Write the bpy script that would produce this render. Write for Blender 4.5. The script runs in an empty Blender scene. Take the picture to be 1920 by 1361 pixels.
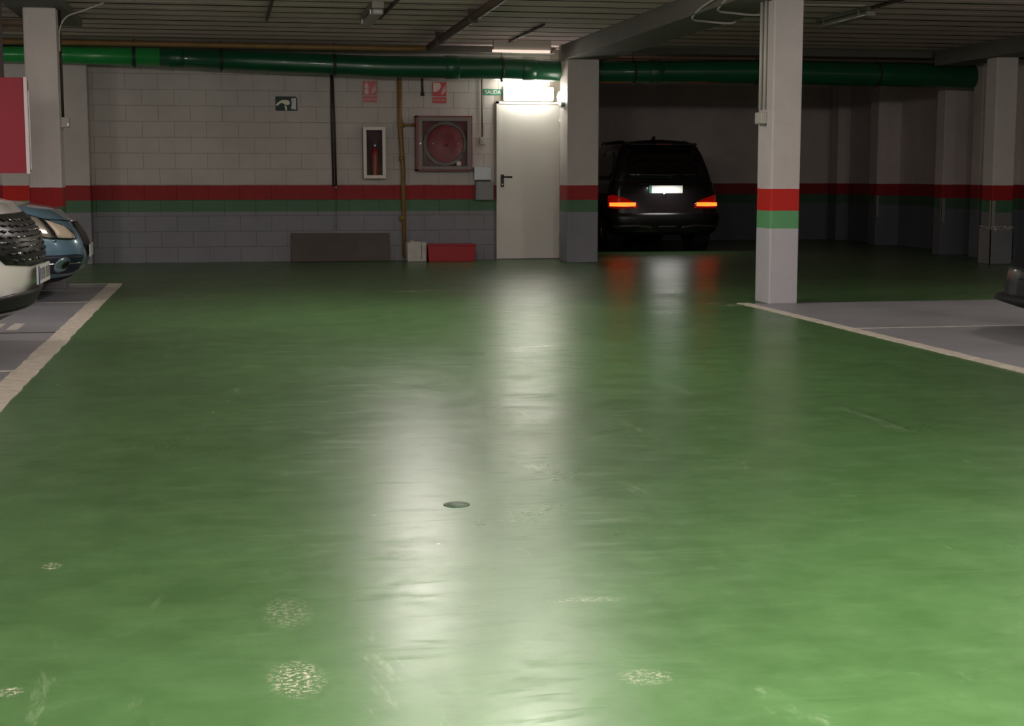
import bpy, bmesh, math, random
from mathutils import Vector, Matrix, noise
random.seed(7)
C = bpy.context.scene.collection
S = bpy.context.scene
PI = math.pi
# ------------------------------------------------------------------ camera
cam = bpy.data.objects.new('camera', bpy.data.cameras.new('camera'))
C.objects.link(cam); S.camera = cam
cam.data.sensor_width = 36; cam.data.lens = 2800/1920*36
cam.data.clip_start = .05; cam.data.clip_end = 200
cam.location = (0, 0, 1.08)
cam.rotation_euler = (math.radians(90-7.05), 0, math.radians(-10.84))
# ------------------------------------------------------------------ world, exposure
w = bpy.data.worlds.new('world'); S.world = w; w.use_nodes = True
w.node_tree.nodes['Background'].inputs[0].default_value = (.5, .55, .6, 1)
w.node_tree.nodes['Background'].inputs[1].default_value = 0.02
S.view_settings.view_transform = 'Standard'; S.view_settings.look = 'None'
S.view_settings.gamma = 1; S.view_settings.use_curve_mapping = False
S.view_settings.exposure = 0.12
# ------------------------------------------------------------------ ceiling lamps behind / above the frame (area lights), several added as fill
def lamp(loc, sx, sy, p, col=(1, .925, .865), rot=(0, 0, 0), name='tube_light'):
    l = bpy.data.lights.new(name, 'AREA'); l.shape = 'RECTANGLE'; l.size = sx; l.size_y = sy
    l.energy = p; l.color = col
    o = bpy.data.objects.new(name, l); C.objects.link(o); o.location = loc; o.rotation_euler = rot
    return o
UNSEEN_LAMPS = [((1.50, 11.7, 2.62), 58), ((1.80, 8.4, 2.62), 46), ((7.4, 11.0, 2.62), 26), ((3.1, 1.9, 2.62), 225), ((1.2, 1.4, 2.62), 150),
              ((5.8, -1.2, 2.62), 190), ((-3.6, 11.3, 2.62), 40), ((-3.6, 5.0, 2.62), 50), ((-5.2, 17.0, 2.62), 45), ((-1.8, -0.4, 2.62), 170)]  # lamps over the side bays and recess added as unseen fill
def glow(loc, p, col=(1, .925, .865)):     # the sideways and upward part of a bare tube's light
    l = bpy.data.lights.new('tube_glow', 'POINT'); l.energy = p; l.color = col; l.shadow_soft_size = .12
    o = bpy.data.objects.new('tube_glow', l); C.objects.link(o); o.location = loc
for p, e in UNSEEN_LAMPS:
    lamp(p, .12, 1.2, e*.58); glow((p[0], p[1], 2.42), e*.6)

# ------------------------------------------------------------------ helpers
def lin(c):
    r = []
    for v in c[:3]:
        v /= 255; r.append(v/12.92 if v <= .04045 else ((v+.055)/1.055)**2.4)
    return (*r, 1)
def mat(name, col, rough=.6, metal=0, var=0., vscale=6, bump=0., bscale=60, emit=None, estr=0, coat=0, trans=0, alpha=1, spec=.5):
    m = bpy.data.materials.new(name); m.use_nodes = True; nt = m.node_tree; b = nt.nodes['Principled BSDF']
    b.inputs['Base Color'].default_value = lin(col); b.inputs['Roughness'].default_value = rough
    b.inputs['Metallic'].default_value = metal; b.inputs['Coat Weight'].default_value = coat
    b.inputs['Specular IOR Level'].default_value = spec
    b.inputs['Transmission Weight'].default_value = trans; b.inputs['Alpha'].default_value = alpha
    if emit: b.inputs['Emission Color'].default_value = lin(emit); b.inputs['Emission Strength'].default_value = estr
    tc = nt.nodes.new('ShaderNodeTexCoord')
    if var:
        n = nt.nodes.new('ShaderNodeTexNoise'); n.inputs['Scale'].default_value = vscale; n.inputs['Detail'].default_value = 5
        nt.links.new(tc.outputs['Object'], n.inputs['Vector'])
        mr = nt.nodes.new('ShaderNodeMapRange'); mr.inputs[1].default_value = .3; mr.inputs[2].default_value = .7
        mr.inputs[3].default_value = 1-var; mr.inputs[4].default_value = 1+var
        nt.links.new(n.outputs[0], mr.inputs[0])
        mx = nt.nodes.new('ShaderNodeMix'); mx.data_type = 'RGBA'; mx.blend_type = 'MULTIPLY'; mx.inputs[0].default_value = 1
        mx.inputs[6].default_value = lin(col); nt.links.new(mr.outputs[0], mx.inputs[7]); nt.links.new(mx.outputs[2], b.inputs['Base Color'])
    if bump:
        n = nt.nodes.new('ShaderNodeTexNoise'); n.inputs['Scale'].default_value = bscale; n.inputs['Detail'].default_value = 3
        nt.links.new(tc.outputs['Object'], n.inputs['Vector'])
        bp = nt.nodes.new('ShaderNodeBump'); bp.inputs['Strength'].default_value = bump; bp.inputs['Distance'].default_value = .01
        nt.links.new(n.outputs[0], bp.inputs['Height']); nt.links.new(bp.outputs[0], b.inputs['Normal'])
    return m

class MB:
    def __init__(s): s.v = []; s.f = []; s.m = []; s.sm = []
    def add(s, vs, fs, mi=0, smooth=False):
        o = len(s.v); s.v += [tuple(v) for v in vs]
        for f in fs: s.f.append([i+o for i in f]); s.m.append(mi); s.sm.append(smooth)
        return s
    def box(s, x0, y0, z0, x1, y1, z1, mi=0):
        return s.add([(x0,y0,z0),(x1,y0,z0),(x1,y1,z0),(x0,y1,z0),(x0,y0,z1),(x1,y0,z1),(x1,y1,z1),(x0,y1,z1)],
                     [(0,3,2,1),(4,5,6,7),(0,1,5,4),(1,2,6,5),(2,3,7,6),(3,0,4,7)], mi)
    def tube(s, pts, r, n=12, mi=0, cap=True):
        pts = [Vector(p) for p in pts]; rs = r if isinstance(r, (list, tuple)) else [r]*len(pts); rings = []
        for i, p in enumerate(pts):
            d = (pts[min(i+1, len(pts)-1)]-pts[max(i-1, 0)]).normalized()
            a = Vector((0, 0, 1)) if abs(d.z) < .9 else Vector((1, 0, 0))
            u = d.cross(a).normalized(); q = d.cross(u).normalized()
            rings.append([p+(u*math.cos(2*PI*k/n)+q*math.sin(2*PI*k/n))*rs[i] for k in range(n)])
        vs = [v for g in rings for v in g]; fs = []
        for i in range(len(pts)-1):
            for k in range(n): fs.append((i*n+k, i*n+(k+1) % n, (i+1)*n+(k+1) % n, (i+1)*n+k))
        s.add(vs, fs, mi, True)
        if cap:
            o = len(s.v)-len(vs)
            s.f.append([o+k for k in range(n)][::-1]); s.m.append(mi); s.sm.append(False)
            s.f.append([o+(len(pts)-1)*n+k for k in range(n)]); s.m.append(mi); s.sm.append(False)
        return s
    def lathe(s, prof, c, axis='Z', n=32, mi=0):   # prof: (r, h) along axis
        vs = []; fs = []
        for (r, h) in prof:
            for k in range(n):
                a = 2*PI*k/n; x, y = r*math.cos(a), r*math.sin(a)
                p = {'Z': (x, y, h), 'Y': (x, h, y), 'X': (h, x, y)}[axis]
                vs.append((p[0]+c[0], p[1]+c[1], p[2]+c[2]))
        for i in range(len(prof)-1):
            for k in range(n): fs.append((i*n+k, i*n+(k+1) % n, (i+1)*n+(k+1) % n, (i+1)*n+k))
        return s.add(vs, fs, mi, True)
    def prism(s, poly, y0, y1, mi=0):   # poly in (x, z), extruded along Y
        n = len(poly)
        return s.add([(x, y0, z) for x, z in poly]+[(x, y1, z) for x, z in poly],
                     [tuple(range(n)), tuple(range(2*n-1, n-1, -1))]+[(i, (i+1) % n, n+(i+1) % n, n+i) for i in range(n)], mi)
def build(name, mb, mats, parent=None, loc=None, bevel=0, local=False, seg=2):
    me = bpy.data.meshes.new(name)
    off = Vector((0, 0, 0))
    if parent is not None and not local:
        off = wloc(parent)
    if loc is not None: off = Vector(loc)
    me.from_pydata([tuple(Vector(v)-off) for v in mb.v], [], mb.f)
    for m in (mats if isinstance(mats, (list, tuple)) else [mats]): me.materials.append(m)
    for p, mi, sm in zip(me.polygons, mb.m, mb.sm): p.material_index = mi; p.use_smooth = sm
    bm = bmesh.new(); bm.from_mesh(me); bmesh.ops.recalc_face_normals(bm, faces=bm.faces); bm.to_mesh(me); bm.free()
    o = bpy.data.objects.new(name, me); C.objects.link(o)
    if parent is not None: o.parent = parent
    elif loc is not None: o.location = loc
    if bevel:
        b = o.modifiers.new('b', 'BEVEL'); b.width = bevel; b.segments = seg; b.limit_method = 'ANGLE'; b.angle_limit = .6
    return o
def wloc(o):
    v = Vector(o.location); p = o.parent
    while p: v += Vector(p.location); p = p.parent
    return v
def tag(o, label=None, cat=None, group=None, kind=None):
    if label: o['label'] = label
    if cat: o['category'] = cat
    if group: o['group'] = group
    if kind: o['kind'] = kind
    return o
def thing(name, label, cat, loc=(0, 0, 0), rz=0, group=None):
    o = bpy.data.objects.new(name, None); C.objects.link(o); o.location = loc; o.rotation_euler = (0, 0, rz)
    o.empty_display_size = .1
    return tag(o, label, cat, group)
def struct(name, mb, m, parent=None, bevel=0):
    o = build(name, mb, m, parent, bevel=bevel)
    if parent is None: o['kind'] = 'structure'
    return o
def text(name, body, size, loc, m, parent, rot=(PI/2, 0, 0), local=False, ext=.0008, sx=1.0):
    cu = bpy.data.curves.new(name, 'FONT'); cu.body = body; cu.size = size; cu.extrude = ext
    cu.align_x = 'CENTER'; cu.align_y = 'CENTER'; cu.materials.append(m)
    t = bpy.data.objects.new(name, cu); C.objects.link(t)
    dg = bpy.context.evaluated_depsgraph_get(); me = bpy.data.meshes.new_from_object(t.evaluated_get(dg))
    bpy.data.objects.remove(t); o = bpy.data.objects.new(name, me); C.objects.link(o)
    o.parent = parent; o.location = Vector(loc) if local else Vector(loc)-wloc(parent); o.rotation_euler = rot; o.scale = (sx, 1, 1)
    return o
def arc(c, r, a0, a1, n, plane='XZ'):
    out = []
    for i in range(n+1):
        a = a0+(a1-a0)*i/n
        out.append((c[0]+r*math.cos(a), c[1], c[2]+r*math.sin(a)))
    return out

# ------------------------------------------------------------------ materials of the building
def banded(name, white, red, green, grey, dirt=.10, wob=.010, bump=.25):
    m = bpy.data.materials.new(name); m.use_nodes = True; nt = m.node_tree; N = nt.nodes; L = nt.links; b = N['Principled BSDF']
    b.inputs['Roughness'].default_value = .62; b.inputs['Specular IOR Level'].default_value = .35
    g = N.new('ShaderNodeNewGeometry'); sp = N.new('ShaderNodeSeparateXYZ'); L.new(g.outputs['Position'], sp.inputs[0])
    n = N.new('ShaderNodeTexNoise'); n.inputs['Scale'].default_value = 9; n.inputs['Detail'].default_value = 4; L.new(g.outputs['Position'], n.inputs['Vector'])
    a = N.new('ShaderNodeMath'); a.operation = 'MULTIPLY_ADD'; a.inputs[1].default_value = wob; L.new(n.outputs[0], a.inputs[0]); L.new(sp.outputs[2], a.inputs[2])
    d = N.new('ShaderNodeMath'); d.operation = 'DIVIDE'; d.inputs[1].default_value = 3; L.new(a.outputs[0], d.inputs[0])
    r = N.new('ShaderNodeValToRGB'); r.color_ramp.interpolation = 'CONSTANT'; e = r.color_ramp.elements
    e[0].position = 0; e[0].color = lin(grey); e[1].position = .65/3; e[1].color = lin(green)
    for p, c in ((.80/3, red), (.995/3, white)):
        x = e.new(p); x.color = lin(c)
    L.new(d.outputs[0], r.inputs[0])
    n2 = N.new('ShaderNodeTexNoise'); n2.inputs['Scale'].default_value = 2.2; n2.inputs['Detail'].default_value = 8; n2.inputs['Roughness'].default_value = .65
    L.new(g.outputs['Position'], n2.inputs['Vector'])
    mr = N.new('ShaderNodeMapRange'); mr.inputs[1].default_value = .3; mr.inputs[2].default_value = .7; mr.inputs[3].default_value = 1-dirt; mr.inputs[4].default_value = 1+dirt*.6
    L.new(n2.outputs[0], mr.inputs[0])
    mx = N.new('ShaderNodeMix'); mx.data_type = 'RGBA'; mx.blend_type = 'MULTIPLY'; mx.inputs[0].default_value = 1
    L.new(r.outputs[0], mx.inputs[6]); L.new(mr.outputs[0], mx.inputs[7]); L.new(mx.outputs[2], b.inputs['Base Color'])
    n3 = N.new('ShaderNodeTexNoise'); n3.inputs['Scale'].default_value = 45; n3.inputs['Detail'].default_value = 4; L.new(g.outputs['Position'], n3.inputs['Vector'])
    bp = N.new('ShaderNodeBump'); bp.inputs['Strength'].default_value = bump; bp.inputs['Distance'].default_value = .01
    L.new(n3.outputs[0], bp.inputs['Height']); L.new(bp.outputs[0], b.inputs['Normal'])
    return m
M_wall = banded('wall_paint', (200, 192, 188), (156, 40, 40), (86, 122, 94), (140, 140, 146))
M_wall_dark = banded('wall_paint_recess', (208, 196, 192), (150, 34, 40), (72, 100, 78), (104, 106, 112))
M_col_lit = banded('lit_column_paint', (208, 200, 198), (200, 36, 28), (100, 164, 112), (192, 188, 194), bump=.35)  # column paint with stronger light put into its colours, mostly the lower grey
M_col_shade = banded('shaded_column_paint', (208, 200, 196), (156, 26, 26), (64, 104, 74), (116, 115, 116), bump=.35)  # same column paint, weaker light near the floor painted into its bands
M_joint = banded('mortar', (160, 150, 138), (120, 34, 32), (74, 104, 80), (112, 112, 114))
M_ceil = mat('ceiling_concrete', (224, 198, 198), .85, var=.10, vscale=1.6, bump=.3, bscale=30)
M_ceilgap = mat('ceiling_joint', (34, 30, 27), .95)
M_beam = mat('beam_concrete', (112, 108, 102), .85, var=.12, vscale=2, bump=.3)

def floor_mat():
    m = bpy.data.materials.new('green_floor_paint'); m.use_nodes = True; nt = m.node_tree; N = nt.nodes; L = nt.links; b = N['Principled BSDF']
    g = N.new('ShaderNodeNewGeometry')
    def noise_(sc, det=6, rough=.6, vec=None, dist=0):
        n = N.new('ShaderNodeTexNoise'); n.inputs['Scale'].default_value = sc; n.inputs['Detail'].default_value = det
        n.inputs['Roughness'].default_value = rough; n.inputs['Distortion'].default_value = dist
        L.new(vec or g.outputs['Position'], n.inputs['Vector']); return n.outputs[0]
    def rng(s, a, b_, c, d):
        n = N.new('ShaderNodeMapRange'); n.inputs[1].default_value = a; n.inputs[2].default_value = b_; n.inputs[3].default_value = c; n.inputs[4].default_value = d
        L.new(s, n.inputs[0]); return n.outputs[0]
    def mixc(f, a, c, mode='MIX'):
        n = N.new('ShaderNodeMix'); n.data_type = 'RGBA'; n.blend_type = mode
        for i, v in ((0, f), (6, a), (7, c)):
            if isinstance(v, (tuple, float, int)): n.inputs[i].default_value = v
            else: L.new(v, n.inputs[i])
        return n.outputs[2]
    def mul(a, c):
        n = N.new('ShaderNodeMath'); n.operation = 'MULTIPLY'
        for i, v in enumerate((a, c)):
            if isinstance(v, (float, int)): n.inputs[i].default_value = v
            else: L.new(v, n.inputs[i])
        return n.outputs[0]
    base = mixc(rng(noise_(.55, 5), .35, .65, 0, 1), lin((56, 90, 46)), lin((67, 105, 57)))
    base = mixc(rng(noise_(5, 9, .7), .3, .7, 0, .35), base, lin((104, 142, 92)))
    # worn pale scuffs, stretched along the driving direction
    mp = N.new('ShaderNodeMapping'); mp.inputs['Scale'].default_value = (3.2, .8, 1); L.new(g.outputs['Position'], mp.inputs[0])
    scuff = rng(noise_(1.3, 12, .78, mp.outputs[0], .6), .60, .72, 0, .5)
    base = mixc(scuff, base, lin((160, 178, 146)))
    # localized bare patches: (x, y, rx, ry, scale)
    sp = N.new('ShaderNodeSeparateXYZ'); L.new(g.outputs['Position'], sp.inputs[0])
    for (px, py, rx, ry, amt) in ((.13, 3.17, .07, .14, .9), (.13, 3.68, .07, .16, .35), (1.95, 14.3, .42, .16, .9), (.88, 3.04, .07, .06, .5), (-.47, 3.2, .03, .04, 1), (4.3, 12.3, .22, .25, .9), (-.5, 4.26, .03, .05, 1), (.9, 3.65, .12, .03, .5)):
        v = N.new('ShaderNodeVectorMath'); v.operation = 'SUBTRACT'; v.inputs[1].default_value = (px, py, 0); L.new(g.outputs['Position'], v.inputs[0])
        v2 = N.new('ShaderNodeVectorMath'); v2.operation = 'DIVIDE'; v2.inputs[1].default_value = (rx, ry, 1); L.new(v.outputs[0], v2.inputs[0])
        ln = N.new('ShaderNodeVectorMath'); ln.operation = 'LENGTH'; L.new(v2.outputs[0], ln.inputs[0])
        msk = rng(ln.outputs['Value'], .5, 1.0, 1, 0)
        base = mixc(mul(mul(msk, rng(noise_(75 if rx < .2 else 6, 6, .75), .50, .60, 0, 1)), amt), base, lin((205, 200, 180)))
    # small paint chips (white flecks), denser on the left half of the lane
    vo = N.new('ShaderNodeTexVoronoi'); vo.inputs['Scale'].default_value = 5.5; L.new(g.outputs['Position'], vo.inputs['Vector'])
    pick = rng(vo.outputs['Color'], .52, .53, 0, 1)
    fleck = mul(rng(vo.outputs['Distance'], .04, .026, 0, 1), pick)
    fleck = mul(fleck, rng(sp.outputs[0], .8, .3, .0, 1))
    base = mixc(fleck, base, lin((215, 225, 215)))
    # faint dark tyre marks
    mp2 = N.new('ShaderNodeMapping'); mp2.inputs['Scale'].default_value = (5, .35, 1); mp2.inputs['Rotation'].default_value = (0, 0, .12); L.new(g.outputs['Position'], mp2.inputs[0])
    base = mixc(rng(noise_(1.1, 6, .6, mp2.outputs[0]), .55, .75, 0, .22), base, lin((52, 70, 50)))
    L.new(base, b.inputs['Base Color'])
    ad = N.new('ShaderNodeMath'); ad.operation = 'ADD'; L.new(rng(noise_(1.4, 8, .7), .3, .7, .26, .36), ad.inputs[0])
    mp3 = N.new('ShaderNodeMapping'); mp3.inputs['Scale'].default_value = (1.2, 5, 1); L.new(g.outputs['Position'], mp3.inputs[0])
    L.new(rng(noise_(3, 10, .75, mp3.outputs[0], .8), .52, .72, 0, .16), ad.inputs[1]); L.new(ad.outputs[0], b.inputs['Roughness'])
    b.inputs['Specular IOR Level'].default_value = .5
    bp = N.new('ShaderNodeBump'); bp.inputs['Strength'].default_value = .12; bp.inputs['Distance'].default_value = .01
    L.new(noise_(7, 6, .6), bp.inputs['Height']); L.new(bp.outputs[0], b.inputs['Normal'])
    return m
M_floor = floor_mat()
M_bay = mat('bay_grey_floor', (138, 138, 142), .48, var=.16, vscale=1.5, bump=.1, bscale=20)
M_line = mat('line_paint', (205, 196, 182), .55, var=.18, vscale=14)
M_thin = mat('thin_line_paint', (190, 185, 176), .6, var=.2, vscale=14)
M_seam = mat('dark_floor_seam', (66, 62, 58), .8, var=.1)

# ------------------------------------------------------------------ shell
XL, XR, YB, YF, ZC = -9.0, 10.72, 25.3, -6.0, 2.78
YW = 19.75
struct('floor', MB().add([(XL-.3, YF-.3, 0), (XR+.3, YF-.3, 0), (XR+.3, YB+.3, 0), (XL-.3, YB+.3, 0)], [(0, 1, 2, 3)]), M_floor)
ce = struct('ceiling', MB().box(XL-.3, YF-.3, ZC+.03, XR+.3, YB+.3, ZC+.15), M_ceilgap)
k = 0; y = YF
plank_me = None
while y < YB:
    if plank_me is None:
        mb = MB().add([(XL, 0, 0), (XR, 0, 0), (XR, .445, 0), (XL, .445, 0)], [(0, 3, 2, 1)])
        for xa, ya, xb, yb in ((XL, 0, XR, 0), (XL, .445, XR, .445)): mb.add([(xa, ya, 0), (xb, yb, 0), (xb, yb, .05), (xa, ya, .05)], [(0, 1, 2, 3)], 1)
        mb.add([(XL, .215, 0), (XR, .215, 0), (XR, .230, -.004), (XL, .230, -.004), (XR, .245, 0), (XL, .245, 0)], [(0, 1, 2, 3), (3, 2, 4, 5)], 0)
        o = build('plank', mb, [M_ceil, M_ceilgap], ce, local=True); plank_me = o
    else:
        o = plank_me.copy(); C.objects.link(o)
    o.location = (0, y, ZC-random.uniform(0, .004)); y += .51; k += 1
# fine rib seam in every plank (hollow pots): narrow raised fillets
# walls away from the block wall
struct('wall_left', MB().box(XL-.2, YF, 0, XL, YW+.2, ZC), M_wall)
struct('wall_front', MB().box(XL-.2, YF-.2, 0, XR+.2, YF, ZC), M_wall)
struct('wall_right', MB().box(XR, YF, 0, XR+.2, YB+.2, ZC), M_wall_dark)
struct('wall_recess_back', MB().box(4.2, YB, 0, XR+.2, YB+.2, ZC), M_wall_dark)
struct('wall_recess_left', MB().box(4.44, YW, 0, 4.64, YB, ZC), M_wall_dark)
# back wall: mortar core + concrete blocks laid in running bond
wb = struct('wall_back', MB().box(XL, YW+.003, 0, 4.50, YW+.2, ZC), M_joint)
BL, BH, G = .4, .2, .0042
x_end, x_dr0, x_dr1, z_dr = 4.30, 3.54, 4.48, 2.10
cache = {}
def block(x0, x1, z0):
    L_ = round(x1-x0, 3)
    z1 = min(z0+BH, ZC)-G
    key = (L_, round(z1-z0, 3))
    y = YW-random.uniform(.0, .0022)
    if key not in cache:
        o = build('block', MB().box(0, 0, 0, L_, .05, z1-z0), M_wall, wb, local=True, bevel=.0025, seg=1); cache[key] = o
    else:
        o = cache[key].copy(); C.objects.link(o)
    o.location = (x0, y, z0)
for r in range(14):
    z0 = r*BH
    off = (r % 2)*.2
    x = -3.0+off
    xe = 4.30 if z0 >= z_dr-.01 else x_dr0
    if off: block(-3.0, -2.8-G, z0)
    while x < xe-.02:
        x1 = min(x+BL, xe); block(x, x1-G, z0); x += BL
far = MB()
for r in range(14):
    x = -9.0-(r % 2)*.2
    while x < -3.0:
        far.box(max(x, -9.0), YW-.001, r*BH, min(x+BL, -3.0)-G, YW+.02, min(r*BH+BH, ZC)-G); x += BL
o = build('distant_block', far, M_wall, wb); o['kind'] = 'stuff'
# beams
def beam(n, x0, y0, x1, y1, z=2.58): return struct('trim_%d' % n, MB().box(x0, y0, z, x1, y1, ZC+.03), M_beam, bevel=.01)
beam(1, 4.30, YF, 4.86, 19.25); beam(2, 9.42, YF, 9.86, 19.0); beam(3, -2.0, YF, -1.46, 17.0, 2.70)
beam(4, XL, 19.42, 4.30, 19.75, 2.70)
beam(5, 4.86, 19.2, XR, 19.5, 2.70)
# columns
def column(label, x0, x1, y0, y1, top=2.58, m=M_col_lit, name='concrete_column', bev=.012):
    o = build(name, MB().box(x0, y0, 0, x1, y1, top), m, loc=((x0+x1)/2, (y0+y1)/2, 0), bevel=bev)
    return tag(o, label, 'column')
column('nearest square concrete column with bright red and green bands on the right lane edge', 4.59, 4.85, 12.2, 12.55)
column('concrete column between the white door and the parked black SUV', 4.31, 4.72, 18.75, 19.2, m=M_wall)
column('left concrete column behind the blue hatchback beside the crimson cabinet', -1.85, -1.545, 15.15, 15.5, 2.70, m=M_col_shade)
column('far right concrete column with a clear plastic band tied round its foot', 9.50, 9.79, 17.45, 17.72, m=M_col_shade)
# capital flare of left column
# pilasters on walls
def pil(label, x0, x1, y0, y1, m=M_col_lit): 
    o = build('wall_pilaster', MB().box(x0, y0, 0, x1, y1, ZC-.09), m, loc=((x0+x1)/2, (y0+y1)/2, 0), bevel=.01)
    return tag(o, label, 'column')
pil('pale pilaster on the back wall just right of the left column', -1.95, -1.645, 19.5, 19.76, M_wall)
pil('pale pilaster on the back wall between the crimson cabinet and the left column', -2.70, -2.36, 19.5, 19.76, M_col_lit)
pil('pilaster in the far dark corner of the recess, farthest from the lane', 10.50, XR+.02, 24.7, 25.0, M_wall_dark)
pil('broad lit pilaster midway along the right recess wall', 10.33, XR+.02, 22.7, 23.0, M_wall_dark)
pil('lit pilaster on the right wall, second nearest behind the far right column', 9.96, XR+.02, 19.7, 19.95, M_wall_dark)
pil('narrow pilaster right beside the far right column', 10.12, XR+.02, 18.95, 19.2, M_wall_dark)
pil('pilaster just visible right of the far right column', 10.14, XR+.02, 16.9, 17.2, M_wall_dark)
# floor markings
def flat(name, x0, y0, x1, y1, m, z=.003, zb=-.01):
    return build(name, MB().box(x0, y0, zb, x1, y1, z), m)
for n, a in (('bay_floor', (XL+.01, YF+.01, -1.17, 15.9)), ('bay_floor', (4.42, YF+.01, XR-.01, 12.28))):
    struct(n, MB().box(a[0], a[1], -.02, a[2], a[3], .003), M_bay)
def line(label, x0, y0, x1, y1, m=M_line, z=.005, cat='floor marking', name='painted_line'):
    n = max(2, int(max(x1-x0, y1-y0)/.12)); mb = MB(); along_y = (y1-y0) > (x1-x0); vs = []; fs = []
    for i in range(n+1):
        t = i/n; j1, j2 = (random.uniform(-.006, .006) for _ in range(2))
        if along_y: vs += [(x0+j1, y0+(y1-y0)*t, z), (x1+j2, y0+(y1-y0)*t, z)]
        else: vs += [(x0+(x1-x0)*t, y0+j1*.6, z), (x0+(x1-x0)*t, y1+j2*.6, z)]
    fs = [(2*i, 2*i+1, 2*i+3, 2*i+2) for i in range(n)]; mb.add(vs, fs)
    vs2 = [(a, b, .0) for a, b, c in vs]; mb.add(vs2, [])
    o_ = len(vs)
    for i in range(n):
        mb.f += [[2*i, 2*i+2, o_+2*i+2, o_+2*i], [2*i+1, 2*i+3, o_+2*i+3, o_+2*i+1]]; mb.m += [0, 0]; mb.sm += [False, False]
    return tag(build(name, mb, m), label, cat)
line('broad pale line along the left edge of the green lane', -1.19, YF+.1, -1.05, 15.9)
line('pale line along the right edge of the green lane by the nearest column', 4.36, YF+.1, 4.46, 12.35)
line('thin pale bay divider in front of the nearest column on the right', 4.46, 10.06, XR-.05, 10.11, M_thin, .0045)
line('thin pale bay divider under the nose of the blue hatchback', -5.2, 13.50, -1.19, 13.56, M_thin, .0045)
line('thin pale bay divider in front of the white SUV, nearest the camera', -5.2, 8.7, -1.19, 8.76, M_thin, .0045)
line('dark expansion seam crossing the left bay beside the white SUV', -6, 10.86, -1.19, 10.92, M_seam, .0045, 'floor seam', 'floor_seam')
line('pale edge line where the grey bay ends before the back wall', -6, 15.82, -1.19, 15.9, M_thin, .0045)
# worn patch of painted bay number
tag(build('bay_number_mark', MB().box(-1.90, 11.1, .002, -1.62, 11.6, .0045).box(-1.56, 11.1, .002, -1.48, 11.6, .0045), M_thin), 'worn pale painted mark on the grey bay under the white SUV', 'floor marking')
# drain cover
M_drain = mat('drain_paint', (48, 78, 54), .5, var=.1)
d = thing('floor_drain_cover', 'round dark green drain cover in the middle of the lane', 'drain cover', (.737, 4.83, 0))
build('cover', MB().lathe([(0, .003), (.034, .003), (.036, .0015), (.038, .0015), (.040, .003), (.044, .002), (.044, -.005)], (.737, 4.83, 0), n=32), M_drain, d)

# ------------------------------------------------------------------ ducts and pipes
M_green = mat('green_pipe_plastic', (20, 86, 54), .32, var=.12, vscale=3, coat=.3)
M_clamp = mat('pipe_clamp_dark', (34, 48, 40), .5)
M_yel = mat('yellow_brown_pipe', (140, 108, 60), .5, var=.15)
M_brn = mat('brown_pipe', (88, 70, 58), .55, var=.1)
M_dark = mat('dark_pipe', (58, 42, 38), .55)
M_pvc = mat('grey_plastic', (186, 182, 174), .45)
M_steel = mat('steel', (190, 190, 190), .3, 1)
M_black = mat('black_plastic', (18, 18, 18), .4)
dp = thing('drain_pipe', 'large green drain pipe running under the ceiling along the back wall', 'pipe', (0, 19.12, 2.5))
seg = [(-8.9, 2.600, .085), (-2.6, 2.571, .096), (-1.8, 2.574, .103), (-.74, 2.563, .114), (.43, 2.531, .125), (1.37, 2.505, .127), (2.11, 2.485, .137), (3.5, 2.492, .143), (4.9, 2.455, .139), (6.9, 2.49, .155), (7.65, 2.486, .160), (10.3, 2.462, .162), (10.7, 2.46, .162)]
yp = 19.25
dp.location = (0, yp, 2.5)
M_green_lit = mat('lit_green_pipe_plastic', (44, 158, 78), .3, var=.12, vscale=3, coat=.3)  # same pipe plastic, light falling on the left run put into the colour
build('left_pipe_run', MB().tube([(x, yp, z) for x, z, r in seg if x < -.7], [r for x, z, r in seg if x < -.7], 28), M_green_lit, dp)
build('pipe_run', MB().tube([(x, yp, z) for x, z, r in seg if x > -.8], [r for x, z, r in seg if x > -.8], 28), M_green, dp)
for x in (-1.05, .0, 1.4, 3.55, 5.3, 7.0, 8.7):
    i = max(j for j in range(len(seg)-1) if seg[j][0] <= x); t = (x-seg[i][0])/(seg[i+1][0]-seg[i][0])
    z = seg[i][1]*(1-t)+seg[i+1][1]*t; r = seg[i][2]*(1-t)+seg[i+1][2]*t
    c = build('pipe_clamp', MB().tube([(x-.02, yp, z), (x+.02, yp, z)], r+.006, 28).box(x-.012, yp-.02, z-r-.03, x+.012, yp+.02, z-r+.02), M_clamp, dp)
    build('hanger_rod', MB().tube([(x, yp, z+r), (x, yp, ZC)], .006, 6), M_dark, c)
# socket collars with small bolt heads catch light
for x in (-.55, 2.9, 3.9, 5.6):
    i = max(j for j in range(len(seg)-1) if seg[j][0] <= x); t = (x-seg[i][0])/(seg[i+1][0]-seg[i][0])
    z = seg[i][1]*(1-t)+seg[i+1][1]*t; r = seg[i][2]*(1-t)+seg[i+1][2]*t
    build('socket', MB().tube([(x-.09, yp, z), (x-.08, yp, z), (x+.08, yp, z), (x+.09, yp, z)], [r, r+.009, r+.009, r], 28), M_green, dp)
gp = thing('ceiling_pipe', 'yellow-brown pipe above the green drain pipe, turning along the ceiling', 'pipe', (0, 19.0, 2.7))
build('wall_run', MB().tube([(-8.8, 18.95, 2.70), (-1.8, 18.95, 2.70), (2.2, 18.95, 2.69), (2.40, 18.93, 2.69), (2.50, 18.85, 2.69), (2.54, 18.7, 2.69)], .032, 12), M_yel, gp)
build('lane_run', MB().tube([(2.54, 18.7, 2.69), (2.53, 16, 2.70), (2.42, 6, 2.70), (2.4, YF+.1, 2.70)], .046, 14), M_brn, gp)
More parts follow.
